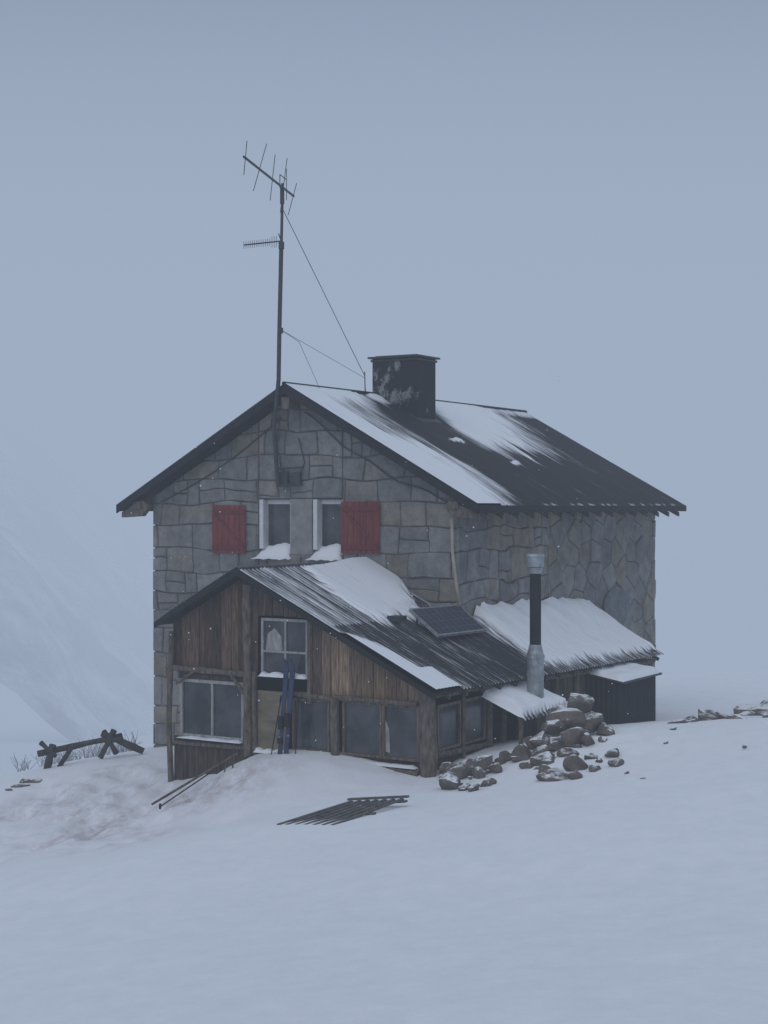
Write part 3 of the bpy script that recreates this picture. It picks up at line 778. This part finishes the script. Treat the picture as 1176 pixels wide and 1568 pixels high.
sf=MB()
for i in range(170):
    Y_=U(9,29); X_=U(-.25,.25)*Y_; Z_=U(-.20,.10)*Y_
    if Z_<H(X_,Y_)+.1: continue
    r_=U(.004,.009)*(Y_/16)**.5; c=Vector((X_,Y_,Z_))
    sf.add([c+Vector(d)*r_ for d in ((1,0,0),(-1,0,0),(0,1,0),(0,-1,0),(0,0,1),(0,0,-1))],[(0,2,4),(2,1,4),(1,3,4),(3,0,4),(2,0,5),(1,2,5),(3,1,5),(0,3,5)])
sf.obj('snowflakes',M_SNOW,world=True)

mm=[];nn_=70
for i in range(nn_+1):
    for j in range(nn_+1):
        x_=-130+i*1.6; y_=104+j*1.4
        d=max(0,(-17-x_))/30
        zz=-21+ 30*d**.8+5*fbm(x_*.05,y_*.05,2.,5)+2.5*fbm(x_*.2,y_*.2,6.,4)
        mm.append((x_,y_,zz))
ff=[(i*(nn_+1)+j,(i+1)*(nn_+1)+j,(i+1)*(nn_+1)+j+1,i*(nn_+1)+j+1) for i in range(nn_) for j in range(nn_)]
me=bpy.data.meshes.new('mountainside'); me.from_pydata(mm,[],ff); me.polygons.foreach_set('use_smooth',[True]*len(me.polygons))
m,nt,b=newmat('mountain_rock_snow'); setp(b,.9,.1)
n_=texnoise(nt,.13,9,rough=.7); r=ramp(nt,n_.outputs[0],[(.44,(.09,.09,.095)),(.60,(.75,.77,.8))]); nt.links.new(r.outputs[0],b.inputs['Base Color']); me.materials.append(m)
o=bpy.data.objects.new('mountainside',me); sc.collection.objects.link(o)

# ---------------------------------------------------------------- fog: absorbing volumes with added emission, a glow standing in for scattered daylight
def fog(name,x0,x1,y0,y1,z0,z1,dens,J):
    me=bpy.data.meshes.new(name)
    vs=[(x,y,z) for z in (z0,z1) for y in (y0,y1) for x in (x0,x1)]
    me.from_pydata(vs,[],[(0,2,3,1),(4,5,7,6),(0,1,5,4),(2,6,7,3),(0,4,6,2),(1,3,7,5)])
    m=bpy.data.materials.new(name+'_medium'); m.use_nodes=True; nt=m.node_tree; nt.nodes.clear()
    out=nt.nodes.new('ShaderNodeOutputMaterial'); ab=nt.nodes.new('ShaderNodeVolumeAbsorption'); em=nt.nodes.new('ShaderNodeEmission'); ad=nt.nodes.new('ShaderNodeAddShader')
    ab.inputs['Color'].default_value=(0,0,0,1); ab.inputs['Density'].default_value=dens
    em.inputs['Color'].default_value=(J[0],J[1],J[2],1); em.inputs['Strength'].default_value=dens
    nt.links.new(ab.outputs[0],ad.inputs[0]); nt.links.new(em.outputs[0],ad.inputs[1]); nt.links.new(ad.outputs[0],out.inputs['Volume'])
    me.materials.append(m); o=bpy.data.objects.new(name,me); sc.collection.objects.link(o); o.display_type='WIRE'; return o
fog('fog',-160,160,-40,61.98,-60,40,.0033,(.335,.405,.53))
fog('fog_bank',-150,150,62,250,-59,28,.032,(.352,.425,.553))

# ---------------------------------------------------------------- world, sun, camera
wd=bpy.data.worlds.new('World'); sc.world=wd; wd.use_nodes=True; nt=wd.node_tree; nt.nodes.clear()
out=nt.nodes.new('ShaderNodeOutputWorld'); bg=nt.nodes.new('ShaderNodeBackground'); bg2=nt.nodes.new('ShaderNodeBackground')
sky=nt.nodes.new('ShaderNodeTexSky'); sky.sky_type='NISHITA'; sky.sun_disc=False; sky.sun_elevation=math.radians(40); sky.sun_rotation=math.radians(200); sky.dust_density=4
nt.links.new(sky.outputs[0],bg.inputs[0]); bg.inputs[1].default_value=.05
tc=nt.nodes.new('ShaderNodeTexCoord'); sx_=nt.nodes.new('ShaderNodeSeparateXYZ'); nt.links.new(tc.outputs['Generated'],sx_.inputs[0])
r=ramp(nt,sx_.outputs[2],[(0.,(.35,.42,.55)),(.10,(.32,.39,.51)),(.31,(.18,.235,.335)),(.6,(.43,.505,.635)),(1.,(.55,.63,.765))])
nt.links.new(r.outputs[0],bg2.inputs[0]); bg2.inputs[1].default_value=1.0
mx=nt.nodes.new('ShaderNodeMixShader'); mx.inputs[0].default_value=.85
nt.links.new(bg.outputs[0],mx.inputs[1]); nt.links.new(bg2.outputs[0],mx.inputs[2]); nt.links.new(mx.outputs[0],out.inputs[0])
sl=bpy.data.lights.new('sun','SUN'); sl.energy=.5; sl.angle=math.radians(50); sl.color=(1,.97,.94)
so_=bpy.data.objects.new('sun',sl); sc.collection.objects.link(so_); so_.rotation_euler=(math.radians(50),0,math.radians(-20))
cd=bpy.data.cameras.new('camera'); cd.sensor_fit='HORIZONTAL'; cd.sensor_width=36; cd.lens=2400/1176*36; cd.clip_end=3000
co=bpy.data.objects.new('camera',cd); sc.collection.objects.link(co); co.location=(0,0,0); co.rotation_euler=(math.radians(90-.215),0,0); sc.camera=co
